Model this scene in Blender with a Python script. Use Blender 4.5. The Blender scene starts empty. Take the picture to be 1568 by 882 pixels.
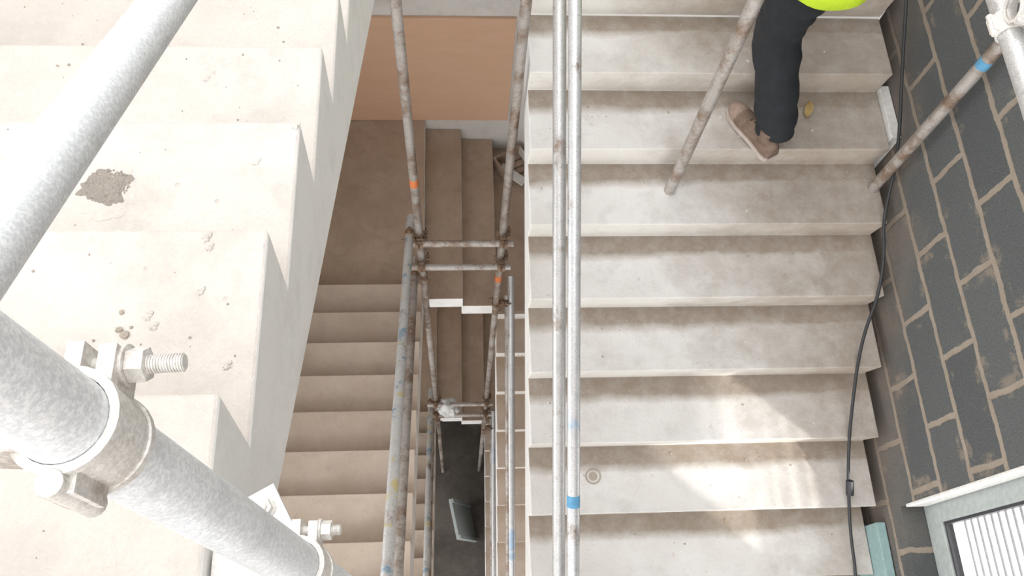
import bpy, bmesh, math, random
from mathutils import Vector, Matrix, noise
random.seed(7)
V = Vector
BASE = 11.6          # ground floor is z=0 after everything is lifted by BASE
R, G = 0.1525, 0.28  # rise, going
H = 24 * R           # storey height
XL0, XL1 = -1.85, -0.262
XR0, XR1 = 0.313, 1.88
YL, YR = 2.51, 2.495
ZL, ZR = -2.2925, -2.75
YBACK = 4.07
XW = 1.93

# ------------------------------------------------------------ materials
def nt(name):
    m = bpy.data.materials.new(name); m.use_nodes = True
    t = m.node_tree; b = t.nodes['Principled BSDF']
    return m, t, b
def lk(t, a, b): t.links.new(a, b)
def N(t, k, **kw):
    n = t.nodes.new(k)
    for a, v in kw.items(): setattr(n, a, v)
    return n
def noise_n(t, vec, scale, detail=6, rough=0.6):
    n = N(t, 'ShaderNodeTexNoise'); n.inputs['Scale'].default_value = scale
    n.inputs['Detail'].default_value = detail; n.inputs['Roughness'].default_value = rough
    lk(t, vec, n.inputs['Vector']); return n.outputs['Fac']
def mr(t, val, a, b, c=0.0, d=1.0):
    n = N(t, 'ShaderNodeMapRange'); n.inputs[1].default_value = a; n.inputs[2].default_value = b
    n.inputs[3].default_value = c; n.inputs[4].default_value = d
    lk(t, val, n.inputs[0]); return n.outputs[0]
def mix(t, f, a, b):
    n = N(t, 'ShaderNodeMix', data_type='RGBA')
    if isinstance(f, float): n.inputs[0].default_value = f
    else: lk(t, f, n.inputs[0])
    for i, x in ((6, a), (7, b)):
        if isinstance(x, tuple): n.inputs[i].default_value = (*x, 1)
        else: lk(t, x, n.inputs[i])
    return n.outputs[2]
def mth(t, op, a, b=None):
    n = N(t, 'ShaderNodeMath', operation=op)
    for i, x in ((0, a), (1, b)):
        if x is None: continue
        if isinstance(x, (int, float)): n.inputs[i].default_value = x
        else: lk(t, x, n.inputs[i])
    return n.outputs[0]
def bump(t, b, h, strength=0.3, dist=0.01):
    n = N(t, 'ShaderNodeBump'); n.inputs['Strength'].default_value = strength
    n.inputs['Distance'].default_value = dist
    lk(t, h, n.inputs['Height']); lk(t, n.outputs[0], b.inputs['Normal'])
def objc(t): return N(t, 'ShaderNodeTexCoord').outputs['Object']

def concrete(name, light, dark, tint, amt=0.0, lo=0.6, hi=0.8, xd=0.0, bs=0.35, pits=True, nz=.4):
    m, t, b = nt(name); o = objc(t)
    c = mix(t, mr(t, noise_n(t, o, 1.7, 8, .65), .38, .66), light, dark)
    c = mix(t, mr(t, noise_n(t, o, 9, 8, .7), .50, .75, 0, .6), c, tuple(x*.8 for x in dark))
    fine = noise_n(t, o, 160, 3, .7)
    c = mix(t, mr(t, fine, .3, .7, 0, .18), c, tuple(x*.7 for x in dark))
    if amt > 0:
        uv = N(t, 'ShaderNodeTexCoord').outputs['UV']
        s = N(t, 'ShaderNodeSeparateXYZ'); lk(t, uv, s.inputs[0])
        w = mth(t, 'ADD', s.outputs[1], mth(t, 'MULTIPLY', mth(t, 'SUBTRACT', noise_n(t, o, 4, 8, .7), .5), nz))
        f = mr(t, w, lo, hi, 0, amt)  # mixes in the browner colour towards the back of each tread
        if xd > 0:
            so = N(t, 'ShaderNodeSeparateXYZ'); lk(t, o, so.inputs[0])
            wx = mth(t, 'ADD', so.outputs[0], mth(t, 'MULTIPLY', mth(t, 'SUBTRACT', noise_n(t, o, 3, 7, .7), .5), 1.6))
            wx = mth(t, 'ADD', wx, mth(t, 'MULTIPLY', mth(t, 'SUBTRACT', so.outputs[1], 1.2), .42))
            f = mth(t, 'MAXIMUM', f, mr(t, wx, 1.05, 1.75, 0, xd))  # brown dirt on the wall side, more of it further up
        f = mth(t, 'MULTIPLY', f, mr(t, noise_n(t, o, 14, 6, .7), .25, .6, .7, 1))
        c = mix(t, f, c, tint)
    if pits:
        v = N(t, 'ShaderNodeTexVoronoi'); v.inputs['Scale'].default_value = 22; lk(t, o, v.inputs['Vector'])
        pm = mth(t, 'MULTIPLY', mr(t, v.outputs['Distance'], .05, .12, 1, 0), mr(t, noise_n(t, o, 6, 2), .55, .6))
        c = mix(t, mth(t, 'MULTIPLY', pm, .4), c, tuple(x*.5 for x in dark))
    lk(t, c, b.inputs['Base Color']); b.inputs['Roughness'].default_value = .9
    b.inputs['Specular IOR Level'].default_value = .2
    h = mth(t, 'ADD', mth(t, 'MULTIPLY', noise_n(t, o, 35, 8, .7), 1.0), mth(t, 'MULTIPLY', fine, .35))
    h = mth(t, 'ADD', h, mth(t, 'MULTIPLY', noise_n(t, o, 7, 4, .5), 1.2))
    if pits: h = mth(t, 'SUBTRACT', h, mth(t, 'MULTIPLY', pm, .8))
    bump(t, b, h, bs, .008)
    return m
M_NTREAD = concrete('concrete_clean_tread', (.70, .66, .615), (.60, .55, .505), (.44, .37, .31), .3, .8, 1.1, bs=.6)
M_NSIDE = concrete('concrete_cast_side', (.93, .92, .90), (.88, .865, .835), (.5, .4, .3), bs=.12, pits=False)
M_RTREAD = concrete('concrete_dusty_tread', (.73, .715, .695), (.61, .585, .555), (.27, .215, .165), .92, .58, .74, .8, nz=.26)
M_RISER = concrete('concrete_riser', (.80, .775, .73), (.70, .665, .61), (.36, .29, .22), .35, .9, 1.3, .8, pits=False)
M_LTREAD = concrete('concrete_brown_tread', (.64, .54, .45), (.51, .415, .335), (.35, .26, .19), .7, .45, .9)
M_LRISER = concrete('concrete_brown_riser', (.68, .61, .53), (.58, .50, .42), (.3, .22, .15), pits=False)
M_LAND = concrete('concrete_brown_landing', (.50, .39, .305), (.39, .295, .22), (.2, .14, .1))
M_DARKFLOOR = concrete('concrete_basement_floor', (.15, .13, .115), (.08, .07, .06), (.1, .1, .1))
M_PLASTER = concrete('plaster_wall', (.80, .775, .74), (.72, .69, .65), (.4, .3, .2), bs=.1, pits=False)
M_STAIN = concrete('dark_grit', (.42, .38, .34), (.29, .26, .23), (.1, .1, .1), bs=1.0)
M_PEB = concrete('stone_crumbs', (.46, .41, .35), (.32, .27, .22), (.1, .1, .1))

def galv(name, c0, c1, rust=0.0, rough=.5, metal=.35, paint=None):
    m, t, b = nt(name); o = objc(t)
    c = mix(t, mr(t, noise_n(t, o, 260, 3, .8), .42, .6), c0, c1)
    c = mix(t, mr(t, noise_n(t, o, 22, 6, .7), .5, .7, 0, .4), c, tuple(x*.75 for x in c0))
    if rust > 0:
        c = mix(t, mr(t, noise_n(t, o, 6, 8, .75), .60-rust*.25, .72-rust*.2, 0, .85), c, (.20, .12, .07))
    if paint:
        for i, (col, sc, th) in enumerate(paint):
            mp = N(t, 'ShaderNodeMapping'); mp.inputs['Location'].default_value = (7.3*i, 3.1*i, 1.7*i); lk(t, o, mp.inputs['Vector'])
            c = mix(t, mr(t, noise_n(t, mp.outputs[0], sc, 7, .65), th, th+.05, 0, .75), c, col)
    lk(t, c, b.inputs['Base Color']); b.inputs['Metallic'].default_value = metal
    lk(t, mr(t, noise_n(t, o, 60, 4), .3, .7, rough-.1, rough+.15), b.inputs['Roughness'])
    bump(t, b, noise_n(t, o, 180, 4, .7), .12, .002)
    return m
M_GALV = galv('galvanised_steel_bright', (.66, .68, .70), (.86, .87, .88), 0, .5, .15)
M_GALV2 = galv('galvanised_steel', (.48, .475, .47), (.66, .655, .645), .2, .38, .5)
M_GALVB = galv('galvanised_steel_blue_marks', (.50, .51, .52), (.70, .70, .70), .1, .36, .45, [((.30, .44, .60), 3.2, .60)])
M_GALVY = galv('galvanised_steel_worn_paint', (.50, .495, .49), (.68, .67, .66), .2, .4, .4, [((.16, .29, .40), 9, .58), ((.60, .50, .18), 8, .575)])
M_RUSTY = galv('weathered_steel_tube', (.38, .355, .33), (.54, .505, .47), .6, .5, .4)
M_COUP = galv('coupler_steel', (.64, .615, .575), (.80, .775, .74), .15, .5, .3)
M_COUPR = galv('coupler_rusty', (.28, .20, .15), (.42, .32, .24), .9, .6, .3)
def flat(name, c, rough=.7, metal=0, sc=40, var=.2, bmp=.1):
    m, t, b = nt(name); o = objc(t)
    lk(t, mix(t, mr(t, noise_n(t, o, sc, 5), .35, .7), c, tuple(x*(1-var) for x in c)), b.inputs['Base Color'])
    b.inputs['Roughness'].default_value = rough; b.inputs['Metallic'].default_value = metal
    bump(t, b, noise_n(t, o, sc*2, 4), bmp, .003)
    return m
M_BLUE = flat('blue_tape', (.12, .34, .55)); M_ORANGE = flat('orange_tape', (.72, .22, .07))
M_CABLE = flat('black_rubber', (.03, .032, .035), .5)
M_TEAL = flat('teal_painted_board', (.30, .44, .44), .7)
M_FRAME = flat('window_frame_paint', (.44, .48, .47), .5)
M_FRAMED = flat('dark_gasket', (.05, .05, .055), .5)
M_BAR = flat('grille_bar_paint', (.42, .42, .43), .5)
M_BAG = flat('white_plastic', (.8, .8, .78), .4, 0, 20, .3, .6)
M_CARD = flat('weathered_timber', (.45, .33, .25), .8, 0, 12, .4)
M_WHITE = flat('white_board', (.78, .77, .74), .8)
M_TROUSER = flat('black_work_trousers', (.014, .017, .021), .85, 0, 30, .4, .6)
M_HIVIS = flat('hi_vis_yellow_fabric', (.62, .86, .03), .7, 0, 30, .15, .4)
M_REFL = flat('reflective_stripe', (.7, .7, .7), .3, .3)
M_SKIN = flat('skin', (.62, .40, .29), .5, 0, 30, .1, .05)
M_SHOE = flat('brown_suede_boot', (.20, .135, .10), .85, 0, 40, .4, .5)
M_TOE = flat('scuffed_toe_leather', (.34, .25, .20), .8, 0, 40, .4, .5)
M_SOLE = flat('boot_sole', (.50, .43, .38), .7)
M_LACE = flat('boot_lace', (.06, .05, .045), .8)
M_HAIR = flat('brown_hair', (.07, .04, .025), .6)
M_HAT = flat('hard_hat_white', (.85, .85, .83), .3)
m, t, b = nt('plywood'); M_PLY = m; o = objc(t)
mp = N(t, 'ShaderNodeMapping'); mp.inputs['Scale'].default_value = (1.2, 1, 6); lk(t, o, mp.inputs['Vector'])
lk(t, mix(t, mr(t, noise_n(t, mp.outputs[0], 2.0, 6), .3, .7), (.76, .50, .34), (.71, .455, .30)), b.inputs['Base Color'])
b.inputs['Roughness'].default_value = .7
# block wall
m, t, b = nt('concrete_blockwork'); M_BLOCK = m; o = objc(t)
s = N(t, 'ShaderNodeSeparateXYZ'); lk(t, o, s.inputs[0])
dn = N(t, 'ShaderNodeTexNoise'); dn.inputs['Scale'].default_value = 9; dn.inputs['Detail'].default_value = 6; dn.inputs['Roughness'].default_value = .7; lk(t, o, dn.inputs['Vector'])
sd = N(t, 'ShaderNodeSeparateXYZ'); lk(t, dn.outputs['Color'], sd.inputs[0])
cy = mth(t, 'ADD', mth(t, 'ADD', s.outputs[1], .12), mth(t, 'MULTIPLY', mth(t, 'SUBTRACT', sd.outputs[0], .5), .04))
cz = mth(t, 'ADD', mth(t, 'ADD', s.outputs[2], 22.5-.022+.0), mth(t, 'MULTIPLY', mth(t, 'SUBTRACT', sd.outputs[1], .5), .035))
cv = N(t, 'ShaderNodeCombineXYZ'); lk(t, cy, cv.inputs[0]); lk(t, cz, cv.inputs[1])
def brick(ms, sm):
    k = N(t, 'ShaderNodeTexBrick'); lk(t, cv.outputs[0], k.inputs['Vector'])
    k.inputs['Scale'].default_value = 1; k.inputs['Brick Width'].default_value = .45
    k.inputs['Row Height'].default_value = .225; k.inputs['Mortar Size'].default_value = ms
    k.inputs['Mortar Smooth'].default_value = sm
    k.inputs['Color1'].default_value = (.085, .092, .094, 1); k.inputs['Color2'].default_value = (.125, .133, .132, 1)
    k.inputs['Mortar'].default_value = (.33, .28, .23, 1)
    return k
k1 = brick(.015, .4); k2 = brick(.06, .6)
grain = noise_n(t, o, 130, 3, .8)
c = mix(t, mr(t, grain, .4, .62, 0, .5), k1.outputs['Color'], (.05, .052, .053))
c = mix(t, mr(t, noise_n(t, o, 240, 2, .8), .60, .7, 0, .5), c, (.28, .27, .255))
c = mix(t, mth(t, 'MULTIPLY', mr(t, k2.outputs['Fac'], 0, .5), mr(t, noise_n(t, o, 4.5, 7, .75), .54, .61, 0, .8)), c, (.25, .205, .16))
c = mix(t, mr(t, k1.outputs['Fac'], .1, .8), c, mix(t, noise_n(t, o, 12), (.38, .325, .265), (.24, .195, .15)))
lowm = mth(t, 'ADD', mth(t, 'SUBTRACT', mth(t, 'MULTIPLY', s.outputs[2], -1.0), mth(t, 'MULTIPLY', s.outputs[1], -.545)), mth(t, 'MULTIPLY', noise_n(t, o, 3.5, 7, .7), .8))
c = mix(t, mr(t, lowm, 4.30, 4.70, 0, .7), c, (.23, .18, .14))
lk(t, c, b.inputs['Base Color']); b.inputs['Roughness'].default_value = .95
bump(t, b, mth(t, 'SUBTRACT', mth(t, 'MULTIPLY', grain, .5), mth(t, 'MULTIPLY', k1.outputs['Fac'], .5)), .7, .012)

# ------------------------------------------------------------ mesh helpers
def finish(bm, name, mats, smooth=False, parent=None, bevel=None, recalc=True):
    if recalc: bmesh.ops.recalc_face_normals(bm, faces=bm.faces)
    me = bpy.data.meshes.new(name); bm.to_mesh(me); bm.free()
    for mm in mats: me.materials.append(mm)
    if smooth:
        for p in me.polygons: p.use_smooth = True
        try: me.set_sharp_from_angle(angle=math.radians(40))
        except Exception: pass
    ob = bpy.data.objects.new(name, me); bpy.context.scene.collection.objects.link(ob)
    if parent: ob.parent = parent
    if bevel:
        bv = ob.modifiers.new('bevel', 'BEVEL'); bv.width = bevel; bv.segments = 2
        bv.limit_method = 'ANGLE'; bv.angle_limit = math.radians(35)
    return ob
def box(bm, lo, hi, mi=0, mat=None):
    x0, y0, z0 = lo; x1, y1, z1 = hi
    vs = [bm.verts.new(p) for p in ((x0,y0,z0),(x1,y0,z0),(x1,y1,z0),(x0,y1,z0),(x0,y0,z1),(x1,y0,z1),(x1,y1,z1),(x0,y1,z1))]
    if mat:
        for v in vs: v.co = mat @ v.co
    for f in ((0,3,2,1),(4,5,6,7),(0,1,5,4),(1,2,6,5),(2,3,7,6),(3,0,4,7)):
        fc = bm.faces.new([vs[i] for i in f]); fc.material_index = mi
    return vs
def frame(d):
    d = d.normalized(); a = V((0,0,1)) if abs(d.z) < .9 else V((0,1,0))
    u = d.cross(a).normalized(); w = d.cross(u).normalized()
    return d, u, w
def tube(bm, p0, p1, r, ri=None, seg=24, mi=0, ph=0.0):
    p0, p1 = V(p0), V(p1); d, u, w = frame(p1-p0)
    def ring(p, rr): return [bm.verts.new(p+(u*math.cos(2*math.pi*i/seg+ph)+w*math.sin(2*math.pi*i/seg+ph))*rr) for i in range(seg)]
    a, c = ring(p0, r), ring(p1, r)
    def q(A, B):
        for i in range(seg):
            f = bm.faces.new((A[i], A[(i+1)%seg], B[(i+1)%seg], B[i])); f.material_index = mi
    q(a, c)
    if ri:
        a2, c2 = ring(p0, ri), ring(p1, ri); q(a2, a); q(c, c2); q(c2, a2)
    else:
        bm.faces.new(a).material_index = mi; bm.faces.new(c).material_index = mi
RT = .0242
def pole(p0, p1, mat, bands=(), name='scaffold_pole', r=RT):
    bm = bmesh.new(); p0, p1 = V(p0), V(p1)
    tube(bm, p0, p1, r, r-.004, 32)
    L = (p1-p0).length; d = (p1-p0)/L
    mats = [mat]
    for (s, ln, mm) in bands:
        if mm not in mats: mats.append(mm)
        tube(bm, p0+d*s, p0+d*(s+ln), r+.0007, r+.0001, 32, mats.index(mm))
    return finish(bm, name, mats, True)
def bolt(bm, p, d, ln=.034):
    p, d = V(p), V(d).normalized()
    tube(bm, p-d*.002, p+d*.002, .0125, None, 20)
    tube(bm, p+d*.002, p+d*.0125, .0105, None, 6)
    n = int(ln/.0016)
    for i in range(n):
        q = p+d*(.0125+i*.0016); tube(bm, q, q+d*.0009, .0056, None, 12); tube(bm, q+d*.0009, q+d*.0016, .0048, None, 12)
    tube(bm, p-d*.036, p-d*.002, .0055, None, 12)
def band(bm, c, d, n, sgn=1, L=.042, bl=.02):
    c, d = V(c), V(d).normalized(); n = (V(n) - d*V(n).dot(d)).normalized(); s = d.cross(n)*sgn
    tube(bm, c-d*L/2, c+d*L/2, .0285, RT+.0004, 28)
    for e in (-1, 1):
        tube(bm, c+d*(e*L/2)-d*.003, c+d*(e*L/2)+d*.003, .030, RT+.0004, 28)
    M = Matrix((s, n, d)).transposed().to_4x4(); M.translation = c
    box(bm, (.022, -.018, -.015), (.046, -.008, .015), 0, M)
    box(bm, (.022, .000, -.016), (.048, .010, .016), 0, M)
    bolt(bm, c+s*.038-n*.018, -n, bl)
    tube(bm, c-s*.034-d*L*.6, c-s*.034+d*L*.6, .0075, None, 14)
    box(bm, (-.038, -.010, -.018), (-.025, .010, .018), 0, M)
def coupler(c1, d1, c2, d2, mat, s1=1, s2=1, name='scaffold_coupler', bl=.02):
    bm = bmesh.new(); c1, c2 = V(c1), V(c2); n = c2-c1
    band(bm, c1, d1, n, s1, bl=bl); band(bm, c2, d2, -n, s2, bl=bl)
    nn = n.normalized(); d = V(d1).normalized(); s = d.cross(nn).normalized()
    M = Matrix((s, nn, s.cross(nn))).transposed().to_4x4(); M.translation = (c1+c2)/2
    g = max(.004, n.length/2-.027)
    box(bm, (-.017, -g-.004, -.017), (.017, g+.004, .017), 0, M)
    return finish(bm, name, [mat], True, bevel=.0025)

# ------------------------------------------------------------ stairs
NR = .022
def flight(kind, dz, tread, riser, side, name='concrete_stair_flight'):
    bm = bmesh.new(); uvl = bm.loops.layers.uv.new('UVMap')
    pts = []; seg = []
    if kind == 'L':
        x0, x1 = XL0, XL1
        pts.append((YL-NR, ZL))
        for m_ in range(1, 12):
            y = YL-(m_-1)*G; z = ZL+m_*R
            if m_ > 1: pts[-1] = (pts[-1][0]-NR, pts[-1][1])
            seg.append('r'); pts.append((y, z))
            if m_ < 11: seg.append('t'); pts.append((y-G, z))
        seg.append('t'); pts.append((pts[-1][0]-.02, pts[-1][1]))
        zn = lambda y: ZL+R+(YL-y)/G*R
    else:
        x0, x1 = XR0, XR1
        pts.append((YR+.02, ZR)); seg.append('t'); pts.append((YR, ZR))
        for k in range(1, 11):
            seg.append('r'); pts.append((YR-(k-1)*G+NR, ZR-k*R))
            yn = YR-k*G if k < 10 else -.31
            seg.append('t'); pts.append((yn, ZR-k*R))
        zn = lambda y: ZR-(YR-y)/G*R
    ya, yb = pts[0][0], pts[-1][0]
    bot = [(yb, zn(yb)-.37), (ya, zn(ya)-.37)]
    allp = pts+bot; n = len(allp)
    A = [bm.verts.new((x0, p[0], p[1]+dz)) for p in allp]
    B = [bm.verts.new((x1, p[0], p[1]+dz)) for p in allp]
    for f in (bm.faces.new(A), bm.faces.new(B)): f.material_index = 2
    for i in range(n):
        j = (i+1) % n
        f = bm.faces.new((A[i], B[i], B[j], A[j]))
        ty = seg[i] if i < len(seg) else 's'
        f.material_index = {'t': 0, 'r': 1, 's': 2}[ty]
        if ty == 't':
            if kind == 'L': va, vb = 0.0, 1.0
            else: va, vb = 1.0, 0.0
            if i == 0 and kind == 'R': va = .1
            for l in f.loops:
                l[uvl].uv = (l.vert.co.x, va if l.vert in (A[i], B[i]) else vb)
    return finish(bm, name, [tread, riser, side], bevel=.005)
for k in range(3):
    dz = -H*k
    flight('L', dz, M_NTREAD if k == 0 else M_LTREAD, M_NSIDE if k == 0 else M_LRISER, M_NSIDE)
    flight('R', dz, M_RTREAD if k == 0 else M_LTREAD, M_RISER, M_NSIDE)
    bm = bmesh.new()
    T = .26
    box(bm, (XL0, YL-.001, ZL+dz-T), (XL1+.006, YBACK-.003, ZL+dz), 0)
    cs = bmesh.new()
    xs = [XL1+.006, .03, XR0]
    for i in range(2):
        z = ZL-(i+1)*R+dz
        box(cs, (xs[i]+.001, YL, z-.17), (xs[i+1]+(.012 if i == 0 else .0), YBACK-.003, z), 0)
    bmesh.ops.recalc_face_normals(cs, faces=cs.faces)
    for f in cs.faces:
        if f.normal.z < .5: f.material_index = 1
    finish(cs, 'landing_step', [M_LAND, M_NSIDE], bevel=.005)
    box(bm, (XR0+.001, YR+.021, ZR+dz-T), (XR1, YBACK-.003, ZR+dz), 0)
    bmesh.ops.recalc_face_normals(bm, faces=bm.faces)
    for f in bm.faces:
        if f.normal.z < .5: f.material_index = 1
    finish(bm, 'stair_landing', [M_LAND, M_NSIDE], bevel=.005)
for z in (ZL+11*R, ZR-10*R, ZR-10*R-H):
    bm = bmesh.new(); box(bm, (XL0, -1.9, z-.25), (XR1, -.312, z))
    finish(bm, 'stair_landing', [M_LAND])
# ------------------------------------------------------------ shell
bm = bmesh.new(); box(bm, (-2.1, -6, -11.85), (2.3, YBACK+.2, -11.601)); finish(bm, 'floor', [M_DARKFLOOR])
bm = bmesh.new(); box(bm, (-2.05, YBACK, -11.6), (2.2, YBACK+.2, 1.2)); finish(bm, 'wall_back', [M_PLASTER])
bm = bmesh.new()
LY0, LY1 = -1.3, 1.5
box(bm, (-2.05, LY1, -11.6), (-1.87, YBACK, .9)); box(bm, (-2.05, -1.95, -11.6), (-1.87, LY0, .9))
lz = [(-4.1-H*k, -2.0-H*k) for k in range(3)]  # openings added in the left wall to light the lower flights
lz[2] = (-11.3, -9.3)
box(bm, (-2.05, LY0, lz[0][1]), (-1.87, LY1, .9)); box(bm, (-2.05, LY0, lz[1][1]), (-1.87, LY1, lz[0][0]))
box(bm, (-2.05, LY0, lz[2][1]), (-1.87, LY1, lz[1][0])); box(bm, (-2.05, LY0, -11.6), (-1.87, LY1, lz[2][0]))
finish(bm, 'wall_left', [M_PLASTER])
WY0, WY1 = -.35, .515
ZTOP = 2.3
bm = bmesh.new()
box(bm, (XW, WY1, -11.6), (XW+.2, YBACK, ZTOP))
box(bm, (XW, -6, -11.6), (XW+.2, WY0, ZTOP))
zs = [(-3.70-H*k, -2.60-H*k) for k in range(3)]
for i in range(3):
    box(bm, (XW, WY0, zs[i][1]), (XW+.2, WY1, ZTOP if i == 0 else zs[i-1][0]))
box(bm, (XW, WY0, -11.6), (XW+.2, WY1, zs[2][0]))
finish(bm, 'wall_right', [M_BLOCK])
for k in range(3):
    z0, z1 = zs[k]
    root = bpy.data.objects.new('window_%d' % (k+1), None); bpy.context.scene.collection.objects.link(root)  # 1-3 are the right-hand windows; only 4-6, on the left, are added
    bm = bmesh.new(); xa, xb = XW+.10, XW+.15; w = .085
    box(bm, (xa, WY0+.002, z0+.002), (xb, WY1-.002, z0+.12)); box(bm, (xa, WY0+.002, z1-.05), (xb, WY1-.002, z1-.002))
    box(bm, (xa, WY1-w, z0+.12), (xb, WY1-.002, z1-.05)); box(bm, (xa, WY0+.002, z0+.12), (xb, WY0+w, z1-.05))
    finish(bm, 'frame', [M_FRAME], parent=root, bevel=.004)
    bm = bmesh.new(); g = .012
    a0, a1, b0, b1 = WY0+w, WY1-w, z0+.12, z1-.05
    box(bm, (xa+.01, a0, b0), (xb-.01, a1, b0+g)); box(bm, (xa+.01, a0, b1-g), (xb-.01, a1, b1))
    box(bm, (xa+.01, a0, b0+g), (xb-.01, a0+g, b1-g)); box(bm, (xa+.01, a1-g, b0+g), (xb-.01, a1, b1-g))
    finish(bm, 'gasket', [M_FRAMED], parent=root)
    bm = bmesh.new(); z = b0+.04
    while z < b1-.03:
        tube(bm, (xb+.03, WY0+.03, z), (xb+.03, WY1-.03, z), .006, None, 10); z += .048
    for y in (WY0+.03, WY1-.03): tube(bm, (xb+.03, y, z0+.05), (xb+.03, y, z1-.05), .009, None, 10)
    finish(bm, 'grille', [M_BAR], True, parent=root)
    bm = bmesh.new(); box(bm, (XW-.003, WY1-.010, z0+.05), (XW+.09, WY1+.003, z1)); finish(bm, 'reveal_trim', [M_WHITE], parent=root, bevel=.003)
    bm = bmesh.new(); box(bm, (XW+.2, WY0-.9, z1+.02), (XW+1.05, WY1+.3, z1+.07))  # unseen overhang added outside to block the higher sun rays
    for y in (WY0-.5, 0, WY1+.2): box(bm, (XW+.2, y, z1-.04), (XW+1.0, y+.03, z1+.02))
    finish(bm, 'canopy', [M_FRAME], parent=root, bevel=.004)
    z0, z1 = lz[k]
    root = bpy.data.objects.new('window_%d' % (k+4), None); bpy.context.scene.collection.objects.link(root)  # frame for the opening added to bring daylight in from the left
    bm = bmesh.new(); x0_, x1_ = -2.0, -1.95
    for y in (LY0+.002, LY1-.062, (LY0+LY1)/2-.03): box(bm, (x0_, y, z0+.06), (x1_, y+.06, z1-.06))
    box(bm, (x0_, LY0+.002, z0+.002), (x1_, LY1-.002, z0+.06)); box(bm, (x0_, LY0+.002, z1-.06), (x1_, LY1-.002, z1-.002))
    finish(bm, 'frame', [M_FRAME], parent=root, bevel=.004)
for k in (1, 2):
    z = ZL-H*k
    bm = bmesh.new(); box(bm, (-1.83, YBACK-.022, z+.004), (.43, YBACK-.003, z+1.24)); finish(bm, 'plywood_sheet', [M_PLY])

# ------------------------------------------------------------ scaffold
SL = R/G
znL = lambda y: ZL+R+(YL-y)*SL
znR = lambda y: ZR-(YR-y)*SL
up = V((0, 0, 1)); dL = V((0, 1, -SL)).normalized(); dR = V((0, 1, SL)).normalized()
P1 = (-.22, 2.24); P2 = (.27, 2.25)
pole((P1[0], P1[1], -11.6), (P1[0], P1[1], -.9), M_RUSTY, [(11.6-3.85-.03, .07, M_ORANGE)], r=.0225)
pole((P2[0], P2[1], -11.6), (P2[0], P2[1], -.9), M_RUSTY, [(11.6-5.15, .09, M_ORANGE)], r=.0225)
pole((.29, -.22, -11.6), (.29, -.22, .5), M_GALV2)
pole((-.21, -.22, -11.6), (-.21, -.22, .5), M_GALV2)
A0, B0 = V((-.210, .121, -.415)), V((-.169, .087, -.944)); dn_ = (B0-A0).normalized()
onp = lambda z: A0+(B0-A0)*((z-A0.z)/(B0.z-A0.z))
pole(onp(-1.9), onp(.6), M_GALV)
def railL(h, k, y0, y1, x, mat, bands=()):
    f = lambda y: znL(y)+h-H*k
    return pole((x, y0, f(y0)), (x, y1, f(y1)), mat, bands)
def railR(h, k, y0, y1, x, mat, bands=(), r=RT):
    f = lambda y: znR(y)+h-H*k
    return pole((x, y0, f(y0)), (x, y1, f(y1)), mat, bands, r=r)
HN = .391; XN = -.308
railL(HN, 0, -.35, 2.45, XN, M_GALV)
railL(1.2, 0, -.35, 2.45, -.345, M_GALV)
for k in (1, 2):
    railL(1.2, k, -.35, 2.40, -.276, M_GALVY)
    railL(.62, k, -.35, 2.40, -.276, M_RUSTY)
railR(.63, 0, -.35, 2.42, .369, M_GALV2)
railR(.98, 0, -.35, 2.42, .381, M_GALVB, [(.89, .04, M_BLUE)], r=.0215)
for k in (1, 2):
    railR(.63, k, -.35, 2.42, .372, M_RUSTY)
    railR(.98, k, -.35, 2.42, .3785, M_GALVB)
for z in (-4.47, -4.80, -8.0, -8.40):
    y = 2.24-.054
    pole((-.30, y, z), (.33, y, z), M_RUSTY, r=.021)
    for P in (P1, P2):
        coupler((P[0], P[1], z), up, (P[0], y, z), (1, 0, 0), M_COUPR)
for k in (1, 2):
    for h in (1.2, .62):
        y = 2.24; coupler((P1[0], y, znL(y)+h-H*k), up, (-.276, y, znL(y)+h-H*k), dL, M_COUPR)
    y = 2.25; coupler((P2[0], y, znR(y)+.98-H*k), up, (P2[0]+.056, y, znR(y)+.98-H*k), dR, M_COUPR)
zc = -.472; pc = onp(zc)
coupler(pc, -dn_, (XN, pc.y, znL(pc.y)+HN), dL, M_COUP, s1=-1, s2=-1, bl=.022)
bm = bmesh.new(); zb = -.955; pb = onp(zb)
band(bm, pb, -dn_, (-1, 0, 0), -1, bl=.010)
Mx = Matrix.Translation(pb) @ Matrix.Rotation(.5, 4, 'Z')
box(bm, (-.03, .030, -.004), (.012, .095, .004), 0, Mx)
box(bm, (-.012, .028, -.03), (-.004, .075, .004), 0, Mx)
bolt(bm, Mx @ V((-.008, .075, .004)), (0, 0, 1), .004)
box(bm, (-.090, -.018, -.014), (-.026, .018, .014), 0, Matrix.Translation(pb))
finish(bm, 'scaffold_wall_bracket', [M_COUP], True, bevel=.0015)
pole((.93, 1.82, ZR-3*R), (.93, 1.82, -.6), M_RUSTY)
pole((1.85, 1.83, ZR-3*R), (1.85, 1.83, -1.9), M_RUSTY, [(.86, .04, M_BLUE)])
pole((1.18, -.6, -1.39), (1.18, 1.27, -1.39), M_GALV2)
pole((1.18, 1.19, -1.335), (1.925, 1.19, -1.335), M_GALV2)
coupler((1.18, 1.19, -1.39), (0, 1, 0), (1.18, 1.19, -1.335), (1, 0, 0), M_COUP)

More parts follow.
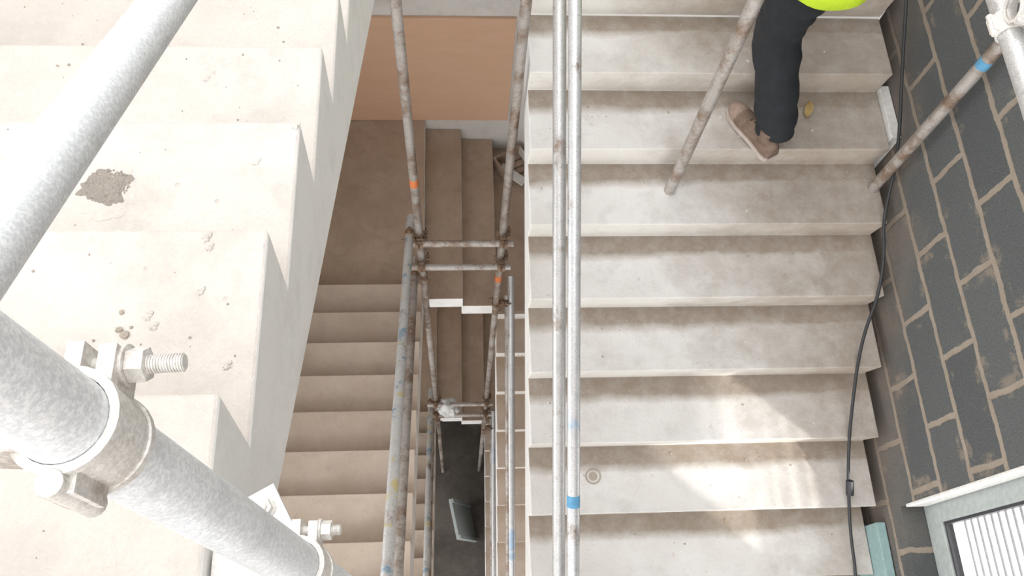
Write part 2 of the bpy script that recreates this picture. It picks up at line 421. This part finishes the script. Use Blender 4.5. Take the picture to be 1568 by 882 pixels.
# ------------------------------------------------------------ cable
def curve(name, pts, r, mat):
    cu = bpy.data.curves.new(name, 'CURVE'); cu.dimensions = '3D'; cu.bevel_depth = r; cu.bevel_resolution = 3
    sp = cu.splines.new('NURBS'); sp.points.add(len(pts)-1); sp.order_u = 3; sp.use_endpoint_u = True
    for p, q in zip(sp.points, pts): p.co = (*q, 1)
    cu.materials.append(mat); ob = bpy.data.objects.new(name, cu); bpy.context.scene.collection.objects.link(ob); return ob
cp = [(1.905, 3.3, ZR+.3), (1.90, 2.6, ZR+.12), (1.87, 2.2, znR(2.2)+.10), (1.895, 1.9, znR(1.9)+.05)]
for x, y in ((1.85, 1.66), (1.866, 1.53), (1.845, 1.37), (1.79, 1.24), (1.76, 1.10), (1.745, .95), (1.735, .82), (1.735, .68), (1.745, .54), (1.76, .40), (1.79, .26), (1.80, .10)):
    cp.append((x, y, znR(y)+.014))
curve('electric_cable', cp, .0072, M_CABLE)
bm = bmesh.new(); tube(bm, (1.745, .58, znR(.58)+.02), (1.742, .64, znR(.64)+.02), .017, None, 14); finish(bm, 'cable_connector', [M_CABLE], True, bevel=.003)

# ------------------------------------------------------------ debris
def crumbs(name, pts, mat):
    bm = bmesh.new()
    for (x, y, z, s) in pts:
        g = bmesh.ops.create_icosphere(bm, subdivisions=1, radius=s)
        sc = (random.uniform(.7, 1.3), random.uniform(.7, 1.3), random.uniform(.4, .8))
        for v in g['verts']:
            v.co = V((v.co.x*sc[0]*random.uniform(.8, 1.2), v.co.y*sc[1]*random.uniform(.8, 1.2), v.co.z*sc[2]))+V((x, y, z+s*.35))
    return finish(bm, name, [mat])
pts = []
for k in range(1, 10):
    yn = YR-k*G; z = ZR-k*R
    for i in range(60):
        f = 1-abs(random.gauss(0, .22)); f = min(.93, max(.04, f))
        pts.append((random.uniform(XR0+.03, XR1-.03), yn+f*G, z, random.choice((.0015, .002, .002, .003, .005))))
for m_ in range(4, 10):
    for i in range(40):
        pts.append((random.uniform(-1.1, XL1-.02), YL-(m_-1)*G-random.uniform(.01, .27), ZL+m_*R, random.choice((.001, .0015, .002, .003))))
pts.append((-.435, .395, ZL+8*R, .006)); pts.append((-.443, .402, ZL+8*R, .005))
crumbs('concrete_crumbs', pts, M_PEB)
def rough_disc(bm, c, r, mi=0, h=.003, n=40, seed=0):
    cen = bm.verts.new((c[0], c[1], c[2]+h)); ring = []; mid = []
    for i in range(n):
        a = 2*math.pi*i/n; rr = r*(1+.45*noise.noise(V((math.cos(a)*1.6+seed, math.sin(a)*1.6, 0)))+.3*noise.noise(V((math.cos(a)*5+seed, math.sin(a)*5, 3))))
        ring.append(bm.verts.new((c[0]+math.cos(a)*rr, c[1]+math.sin(a)*rr, c[2]+.0004)))
        mid.append(bm.verts.new((c[0]+math.cos(a)*rr*.75, c[1]+math.sin(a)*rr*.75, c[2]+h*random.uniform(.5, 1.3))))
    for i in range(n):
        j = (i+1) % n
        bm.faces.new((ring[i], ring[j], mid[j], mid[i])).material_index = mi
        bm.faces.new((mid[i], mid[j], cen)).material_index = mi
bm = bmesh.new(); gz = ZL+7*R
gx, gy = -.560, .700
rough_disc(bm, (gx+.002, gy-.007, gz), .052, 1, .0008, n=60, seed=3)
rough_disc(bm, (gx, gy+.006, gz+.0005), .034, 0, .001, n=60, seed=5)
for i in range(260):
    a = random.uniform(0, 6.28); rr = .036*math.sqrt(random.random()); s = random.uniform(.0008, .0026)
    g = bmesh.ops.create_icosphere(bm, subdivisions=1, radius=s)
    mi_ = random.choice((0, 0, 2))
    for v in g['verts']:
        v.co = V((v.co.x, v.co.y, v.co.z*.6))*random.uniform(.8, 1.2)+V((gx+math.cos(a)*rr, gy+.006+math.sin(a)*rr*.85, gz+.0012))
        for f in v.link_faces: f.material_index = mi_
finish(bm, 'chipped_concrete_hole', [M_STAIN, M_NTREAD, M_PEB])
bm = bmesh.new()
for i, (x, y, m_, r_) in enumerate(((-.345, .535, 8, .006), (-.34, .52, 8, .005), (-.41, .42, 8, .006), (-.40, .405, 8, .005), (-.55, .37, 8, .007), (-.345, .455, 8, .005), (-.27, .82, 7, .006), (-.40, .24, 9, .005), (-.31, .21, 9, .004), (-.62, .16, 9, .005), (-.36, .62, 7, .005), (-.33, .75, 7, .006), (-.48, 1.03, 6, .006), (-.30, .35, 8, .005), (-.46, .20, 9, .004))):
    rough_disc(bm, (x, y, ZL+m_*R), r_, 0, .002, 24, seed=i*2.3)
    rough_disc(bm, (x+r_*.8, y+r_*.9, ZL+m_*R), r_*.6, 0, .0018, 18, seed=i*3.1)
for i in range(40):
    k = random.randint(1, 9); x = random.uniform(XR0+.05, XR1-.08); f = random.uniform(.1, .6)
    rough_disc(bm, (x, YR-k*G+f*G, ZR-k*R), random.uniform(.003, .008), 0, .0015, 20, seed=i*1.7)
finish(bm, 'mortar_splatter', [M_NTREAD])
bm = bmesh.new()
zt = ZR-7*R; yy = .70
tube(bm, (.60, yy, zt+.0005), (.60, yy, zt+.0025), .036, .029, 32); tube(bm, (.60, yy, zt+.0005), (.60, yy, zt+.0015), .020, None, 24)
finish(bm, 'core_hole_plug', [M_PEB])
bm = bmesh.new(); L = []
for i in range(9):
    s_ = i/8; w_ = .022*math.sin(math.pi*s_)**.8*(1-.3*s_)+.001
    c = V((1.53+.03*s_, 2.09+.09*s_, ZR-2*R+.004+.012*math.sin(3*s_)))
    L.append([bm.verts.new(c+V((-w_, 0, .006))), bm.verts.new(c), bm.verts.new(c+V((w_, 0, .006)))])
for i in range(8):
    for j in range(2): bm.faces.new((L[i][j], L[i][j+1], L[i+1][j+1], L[i+1][j]))
finish(bm, 'dry_leaf', [flat('dry_leaf_skin', (.45, .31, .12))], True)
bm = bmesh.new(); box(bm, (1.883, .02, -4.27), (1.925, .47, -3.86)); finish(bm, 'teal_board', [M_TEAL], bevel=.003)
bm = bmesh.new(); box(bm, (1.884, 1.98, -3.35), (1.927, 2.25, -3.03)); finish(bm, 'insulation_board', [M_WHITE], bevel=.003)
bm = bmesh.new(); cz_ = ZR-H
Mx = Matrix.Translation((.50, 3.84, cz_+.005)) @ Matrix.Rotation(.5, 4, 'Z')
for i in range(4): box(bm, (-.14, -.12+i*.065, 0), (.14, -.07+i*.065, .016), 0, Mx)
box(bm, (-.14, -.12, .016), (-.12, .13, .14), 0, Mx); box(bm, (.12, -.12, .016), (.14, .13, .11), 1, Mx)
box(bm, (-.14, .12, .016), (.14, .135, .13), 0, Mx); box(bm, (-.10, -.16, .03), (-.02, .1, .05), 1, Mx @ Matrix.Rotation(.4, 4, 'Z'))
finish(bm, 'broken_crate', [M_CARD, M_WHITE], bevel=.003)
bm = bmesh.new(); g = bmesh.ops.create_icosphere(bm, subdivisions=4, radius=.085)
for v in g['verts']:
    n_ = noise.fractal(v.co*14, 1.0, 2.0, 4); v.co *= 1+.35*n_; v.co.x *= 1.25; v.co.z *= 1.1
    v.co += V((-.10, 2.17, -8.06))
finish(bm, 'plastic_bag', [M_BAG], True)
bm = bmesh.new()
Mx = Matrix.Translation((.16, 1.55, -11.598)) @ Matrix.Rotation(.2, 4, 'Z') @ Matrix.Rotation(-.3, 4, 'Y')
box(bm, (-.02, -.25, 0), (.02, .25, .8), 0, Mx); box(bm, (.02, -.25, 0), (.04, -.2, .8), 0, Mx); box(bm, (.02, .2, 0), (.04, .25, .8), 0, Mx)
finish(bm, 'leaning_panel', [M_FRAME], bevel=.005)

# ------------------------------------------------------------ worker
worker = bpy.data.objects.new('construction_worker', None); bpy.context.scene.collection.objects.link(worker)
def skin(name, nodes, edges, root, mats, sub=2, assign=None):
    me = bpy.data.meshes.new(name); ks = list(nodes)
    me.from_pydata([nodes[k][0] for k in ks], [(ks.index(a), ks.index(b)) for a, b in edges], [])
    ob = bpy.data.objects.new(name, me); bpy.context.scene.collection.objects.link(ob)
    bpy.context.view_layer.objects.active = ob
    sm = ob.modifiers.new('skin', 'SKIN'); sm.use_smooth_shade = True
    sk = me.skin_vertices[0].data if me.skin_vertices else None
    if sk is None:
        bpy.ops.mesh.customdata_skin_add(); sk = me.skin_vertices[0].data
    for i, k in enumerate(ks):
        r = nodes[k][1]; sk[i].radius = r if isinstance(r, tuple) else (r, r); sk[i].use_root = (k == root)
    ss = ob.modifiers.new('sub', 'SUBSURF'); ss.levels = sub; ss.render_levels = sub
    dg = bpy.context.evaluated_depsgraph_get()
    m2 = bpy.data.meshes.new_from_object(ob.evaluated_get(dg))
    ob.modifiers.clear(); ob.data = m2
    m2.materials.clear()
    for mm in mats: m2.materials.append(mm)
    for p in m2.polygons:
        p.use_smooth = True
        if assign: p.material_index = assign(p.center)
    ob.parent = worker
    return ob
J = {
 'pel': ((1.265, 2.06, -2.11), (.155, .13)),
 'hl': ((1.195, 2.06, -2.19), .110), 'tl': ((1.21, 2.11, -2.37), .112), 'kl': ((1.240, 2.155, -2.56), .098),
 'cl': ((1.285, 2.06, -2.74), .094), 'al': ((1.328, 1.955, -2.925), .084), 'al2': ((1.333, 1.942, -2.965), .084),
 'hr': ((1.36, 2.07, -2.18), .108), 'tr': ((1.385, 2.21, -2.27), .105), 'kr': ((1.40, 2.40, -2.33), .088),
 'cr': ((1.405, 2.49, -2.48), .078), 'ar': ((1.41, 2.58, -2.64), .065),
 'wa': ((1.275, 2.09, -1.95), (.145, .11)), 'ch': ((1.29, 2.16, -1.74), (.165, .12)), 'up': ((1.295, 2.21, -1.62), (.13, .09)),
 'nk': ((1.30, 2.255, -1.52), .055), 'nk2': ((1.30, 2.275, -1.46), .055),
 'sl': ((1.12, 2.20, -1.63), .068), 'el': ((1.05, 2.12, -1.88), .052), 'wl': ((1.06, 2.30, -2.03), .038),
 'sr': ((1.47, 2.20, -1.63), .068), 'er': ((1.54, 2.10, -1.88), .052), 'wr': ((1.54, 2.27, -2.04), .038)}
E = [('pel','hl'),('hl','tl'),('tl','kl'),('kl','cl'),('cl','al'),('al','al2'),('pel','hr'),('hr','tr'),('tr','kr'),('kr','cr'),('cr','ar'),
 ('pel','wa'),('wa','ch'),('ch','up'),('up','nk'),('nk','nk2'),('up','sl'),('sl','el'),('el','wl'),('up','sr'),('sr','er'),('er','wr')]
def asg(c):
    if c.z < -2.10 and 1.05 < c.x < 1.60: return 0
    if c.z > -1.53: return 2
    if -1.98 < c.z < -1.93 and 1.1 < c.x < 1.48: return 3
    return 1
bod = skin('body', J, E, 'pel', [M_TROUSER, M_HIVIS, M_SKIN, M_REFL], 3, asg)
for v in bod.data.vertices:
    if v.co.z < -2.2:
        v.co += v.normal*noise.noise(V((v.co.x*9, v.co.y*9, v.co.z*20)))*.016
bm = bmesh.new(); rows = []
for j, (z, sx, sy) in enumerate(((-1.90, .150, .120), (-2.0, .165, .135), (-2.10, .178, .150), (-2.165, .186, .160))):
    row = []
    for i in range(40):
        a = 2*math.pi*i/40; w = 1+.03*math.sin(a*7+j)
        row.append(bm.verts.new((1.250+math.cos(a)*sx*w, 2.070+math.sin(a)*sy*w, z+.008*math.sin(a*5))))
    rows.append(row)
for j in range(3):
    for i in range(40):
        f = bm.faces.new((rows[j][i], rows[j][(i+1)%40], rows[j+1][(i+1)%40], rows[j+1][i])); f.material_index = 1 if j == 0 else 0
jo = finish(bm, 'jacket_hem', [M_HIVIS, M_REFL], True, parent=worker); so_ = jo.modifiers.new('s', 'SOLIDIFY'); so_.thickness = .006
hc = V((1.30, 2.31, -1.36))
bm = bmesh.new(); g = bmesh.ops.create_uvsphere(bm, u_segments=32, v_segments=24, radius=1)
for v in g['verts']:
    p = v.co.copy(); x, y, z = p.x*.076, p.y*.098, p.z*.118
    if z < 0: x *= 1+z*2.2; y = y*(1+z*1.2)+(.012*(-z/.118))
    f = max(0, p.y)
    y += .022*math.exp(-((x/.012)**2)-(((z+.02)/.022)**2))*f
    y -= .008*(math.exp(-(((abs(x)-.032)/.014)**2)-((z/.012)**2)))*f
    y += .006*math.exp(-((x/.025)**2)-(((z+.06)/.010)**2))*f
    v.co = V((x, y, z))+hc
for f in bm.faces:
    c = f.calc_center_median()-hc
    if c.z > .045 or (c.y < -.01 and c.z > -.05): f.material_index = 1
for s_ in (-1, 1):
    g = bmesh.ops.create_uvsphere(bm, u_segments=12, v_segments=8, radius=1)
    for v in g['verts']: v.co = V((v.co.x*.012+s_*.078, v.co.y*.02, v.co.z*.032))+hc
    g = bmesh.ops.create_uvsphere(bm, u_segments=12, v_segments=8, radius=.011)
    for v in g['verts']: v.co += hc+V((s_*.032, .082, 0))
finish(bm, 'head', [M_SKIN, M_HAIR], True, parent=worker)
bm = bmesh.new(); g = bmesh.ops.create_uvsphere(bm, u_segments=32, v_segments=16, radius=1)
for v in list(g['verts']):
    if v.co.z < -.05: bm.verts.remove(v)
for v in bm.verts:
    v.co = V((v.co.x*.10, v.co.y*.125, max(v.co.z, 0)*.10))+hc+V((0, 0, .045))
tube(bm, hc+V((0, .03, .040)), hc+V((0, .03, .047)), .135, .08, 36)
finish(bm, 'hard_hat', [M_HAT], True, parent=worker)
for s_, w in ((-1, V(J['wl'][0])), (1, V(J['wr'][0]))):
    d = (w-V(J['el' if s_ < 0 else 'er'][0])).normalized(); sd_ = V((1, 0, 0)); dn2 = d.cross(sd_).normalized()
    if dn2.z > 0: dn2 = -dn2
    nd = {'w': (w, (.03, .022)), 'p': (w+d*.05, (.036, .018)), 'q': (w+d*.085, (.036, .015))}
    hd = skin('palm', nd, [('w', 'p'), ('p', 'q')], 'w', [M_SKIN], 2)
    for i, (off, ln) in enumerate(((-.028, .068), (-.010, .078), (.010, .072), (.027, .056))):
        b0 = w+d*.080+sd_*off
        nd = {'a': (b0, .009), 'b': (b0+d*ln*.45+dn2*.008, .0085), 'c': (b0+d*ln*.75+dn2*.024, .008), 'd': (b0+d*ln*.85+dn2*.042, .007)}
        skin('finger_%d' % (i+1), nd, [('a','b'),('b','c'),('c','d')], 'a', [M_SKIN], 2)
    b0 = w+d*.03-sd_*s_*.028
    skin('thumb', {'a': (b0, .012), 'b': (b0-sd_*s_*.024+d*.025+dn2*.01, .010), 'c': (b0-sd_*s_*.028+d*.055+dn2*.018, .009)}, [('a','b'),('b','c')], 'a', [M_SKIN], 2)
def boot(toe, heel, name):
    toe, heel = V(toe), V(heel); L = (toe-heel).length; f = (toe-heel)/L
    s = f.cross(V((0, 0, 1))).normalized(); u = s.cross(f)
    bm = bmesh.new()
    secs = [(0.0, .026, .05), (.03, .036, .075), (.12, .041, .095), (.25, .040, .115), (.36, .040, .10), (.5, .044, .078), (.65, .050, .065), (.76, .051, .058), (.86, .048, .054), (.95, .036, .044), (1.0, .020, .030)]
    for part in (0, 1):
        prev = None
        for (tt, w, h) in secs:
            c = heel+f*(tt*L); ring = []
            if part == 0:
                for i in range(16):
                    a = math.pi*i/15; ring.append(bm.verts.new(c+s*(math.cos(a)*w)*(1-.25*math.sin(a))+u*(.016+math.sin(a)**.8*h)))
                ring.append(bm.verts.new(c+u*.015))
            else:
                w2 = w+.005
                for (q, z) in ((w2, .0), (w2, .020), (-w2, .020), (-w2, .0)): ring.append(bm.verts.new(c+s*q+u*z))
            mi = 1 if part else (2 if tt > .8 else 0)
            if prev:
                n = len(ring)
                for i in range(n): bm.faces.new((prev[i], prev[(i+1)%n], ring[(i+1)%n], ring[i])).material_index = mi
            else: bm.faces.new(ring).material_index = mi
            prev = ring
        bm.faces.new(prev).material_index = mi
    c = heel+f*(.22*L)
    tube(bm, c+u*.08, c+u*.14, .047, .040, 24, 0)
    for i in range(4):
        c = heel+f*((.40+.075*i)*L); h = .016+(.098-.012*i)
        tube(bm, c-s*.020+u*(h-.005), c+s*.020+u*(h-.005), .0035, None, 8, 3)
    return finish(bm, name, [M_SHOE, M_SOLE, M_TOE, M_LACE], True, parent=worker)
boot((1.205, 2.145, ZR-2*R+.002), (1.335, 1.875, ZR-2*R+.018), 'boot_left')
boot((1.43, 2.79, ZR+.002), (1.41, 2.53, ZR+.002), 'boot_right')

# ------------------------------------------------------------ lights
w = bpy.data.worlds.new('overcast_sky'); bpy.context.scene.world = w; w.use_nodes = True
bg = w.node_tree.nodes['Background']; bg.inputs[0].default_value = (.985, .99, 1.0, 1); bg.inputs[1].default_value = 3.3
sl = bpy.data.lights.new('sun', 'SUN'); sl.energy = 5.5; sl.angle = math.radians(2.2); sl.color = (1, .97, .92)
so = bpy.data.objects.new('sun', sl); bpy.context.scene.collection.objects.link(so)
so.rotation_euler = V((-.68, .60, -.40)).to_track_quat('-Z', 'Y').to_euler()

# ------------------------------------------------------------ camera
Zc = V((78, 555, 1300)).normalized(); Xc = V((1, .01, -.064)); Xc = (Xc-Zc*Xc.dot(Zc)).normalized(); Yc = Zc.cross(Xc)
cam = bpy.data.cameras.new('camera'); co = bpy.data.objects.new('camera', cam); bpy.context.scene.collection.objects.link(co)
co.matrix_world = Matrix((Xc, Yc, Zc)).to_4x4()
cam.sensor_width = 36; cam.lens = 1300/1568*36; cam.clip_start = .02
bpy.context.scene.camera = co
for ob in bpy.context.scene.objects:
    if ob.parent is None: ob.location.z += BASE
bpy.context.scene.view_settings.view_transform = 'Standard'
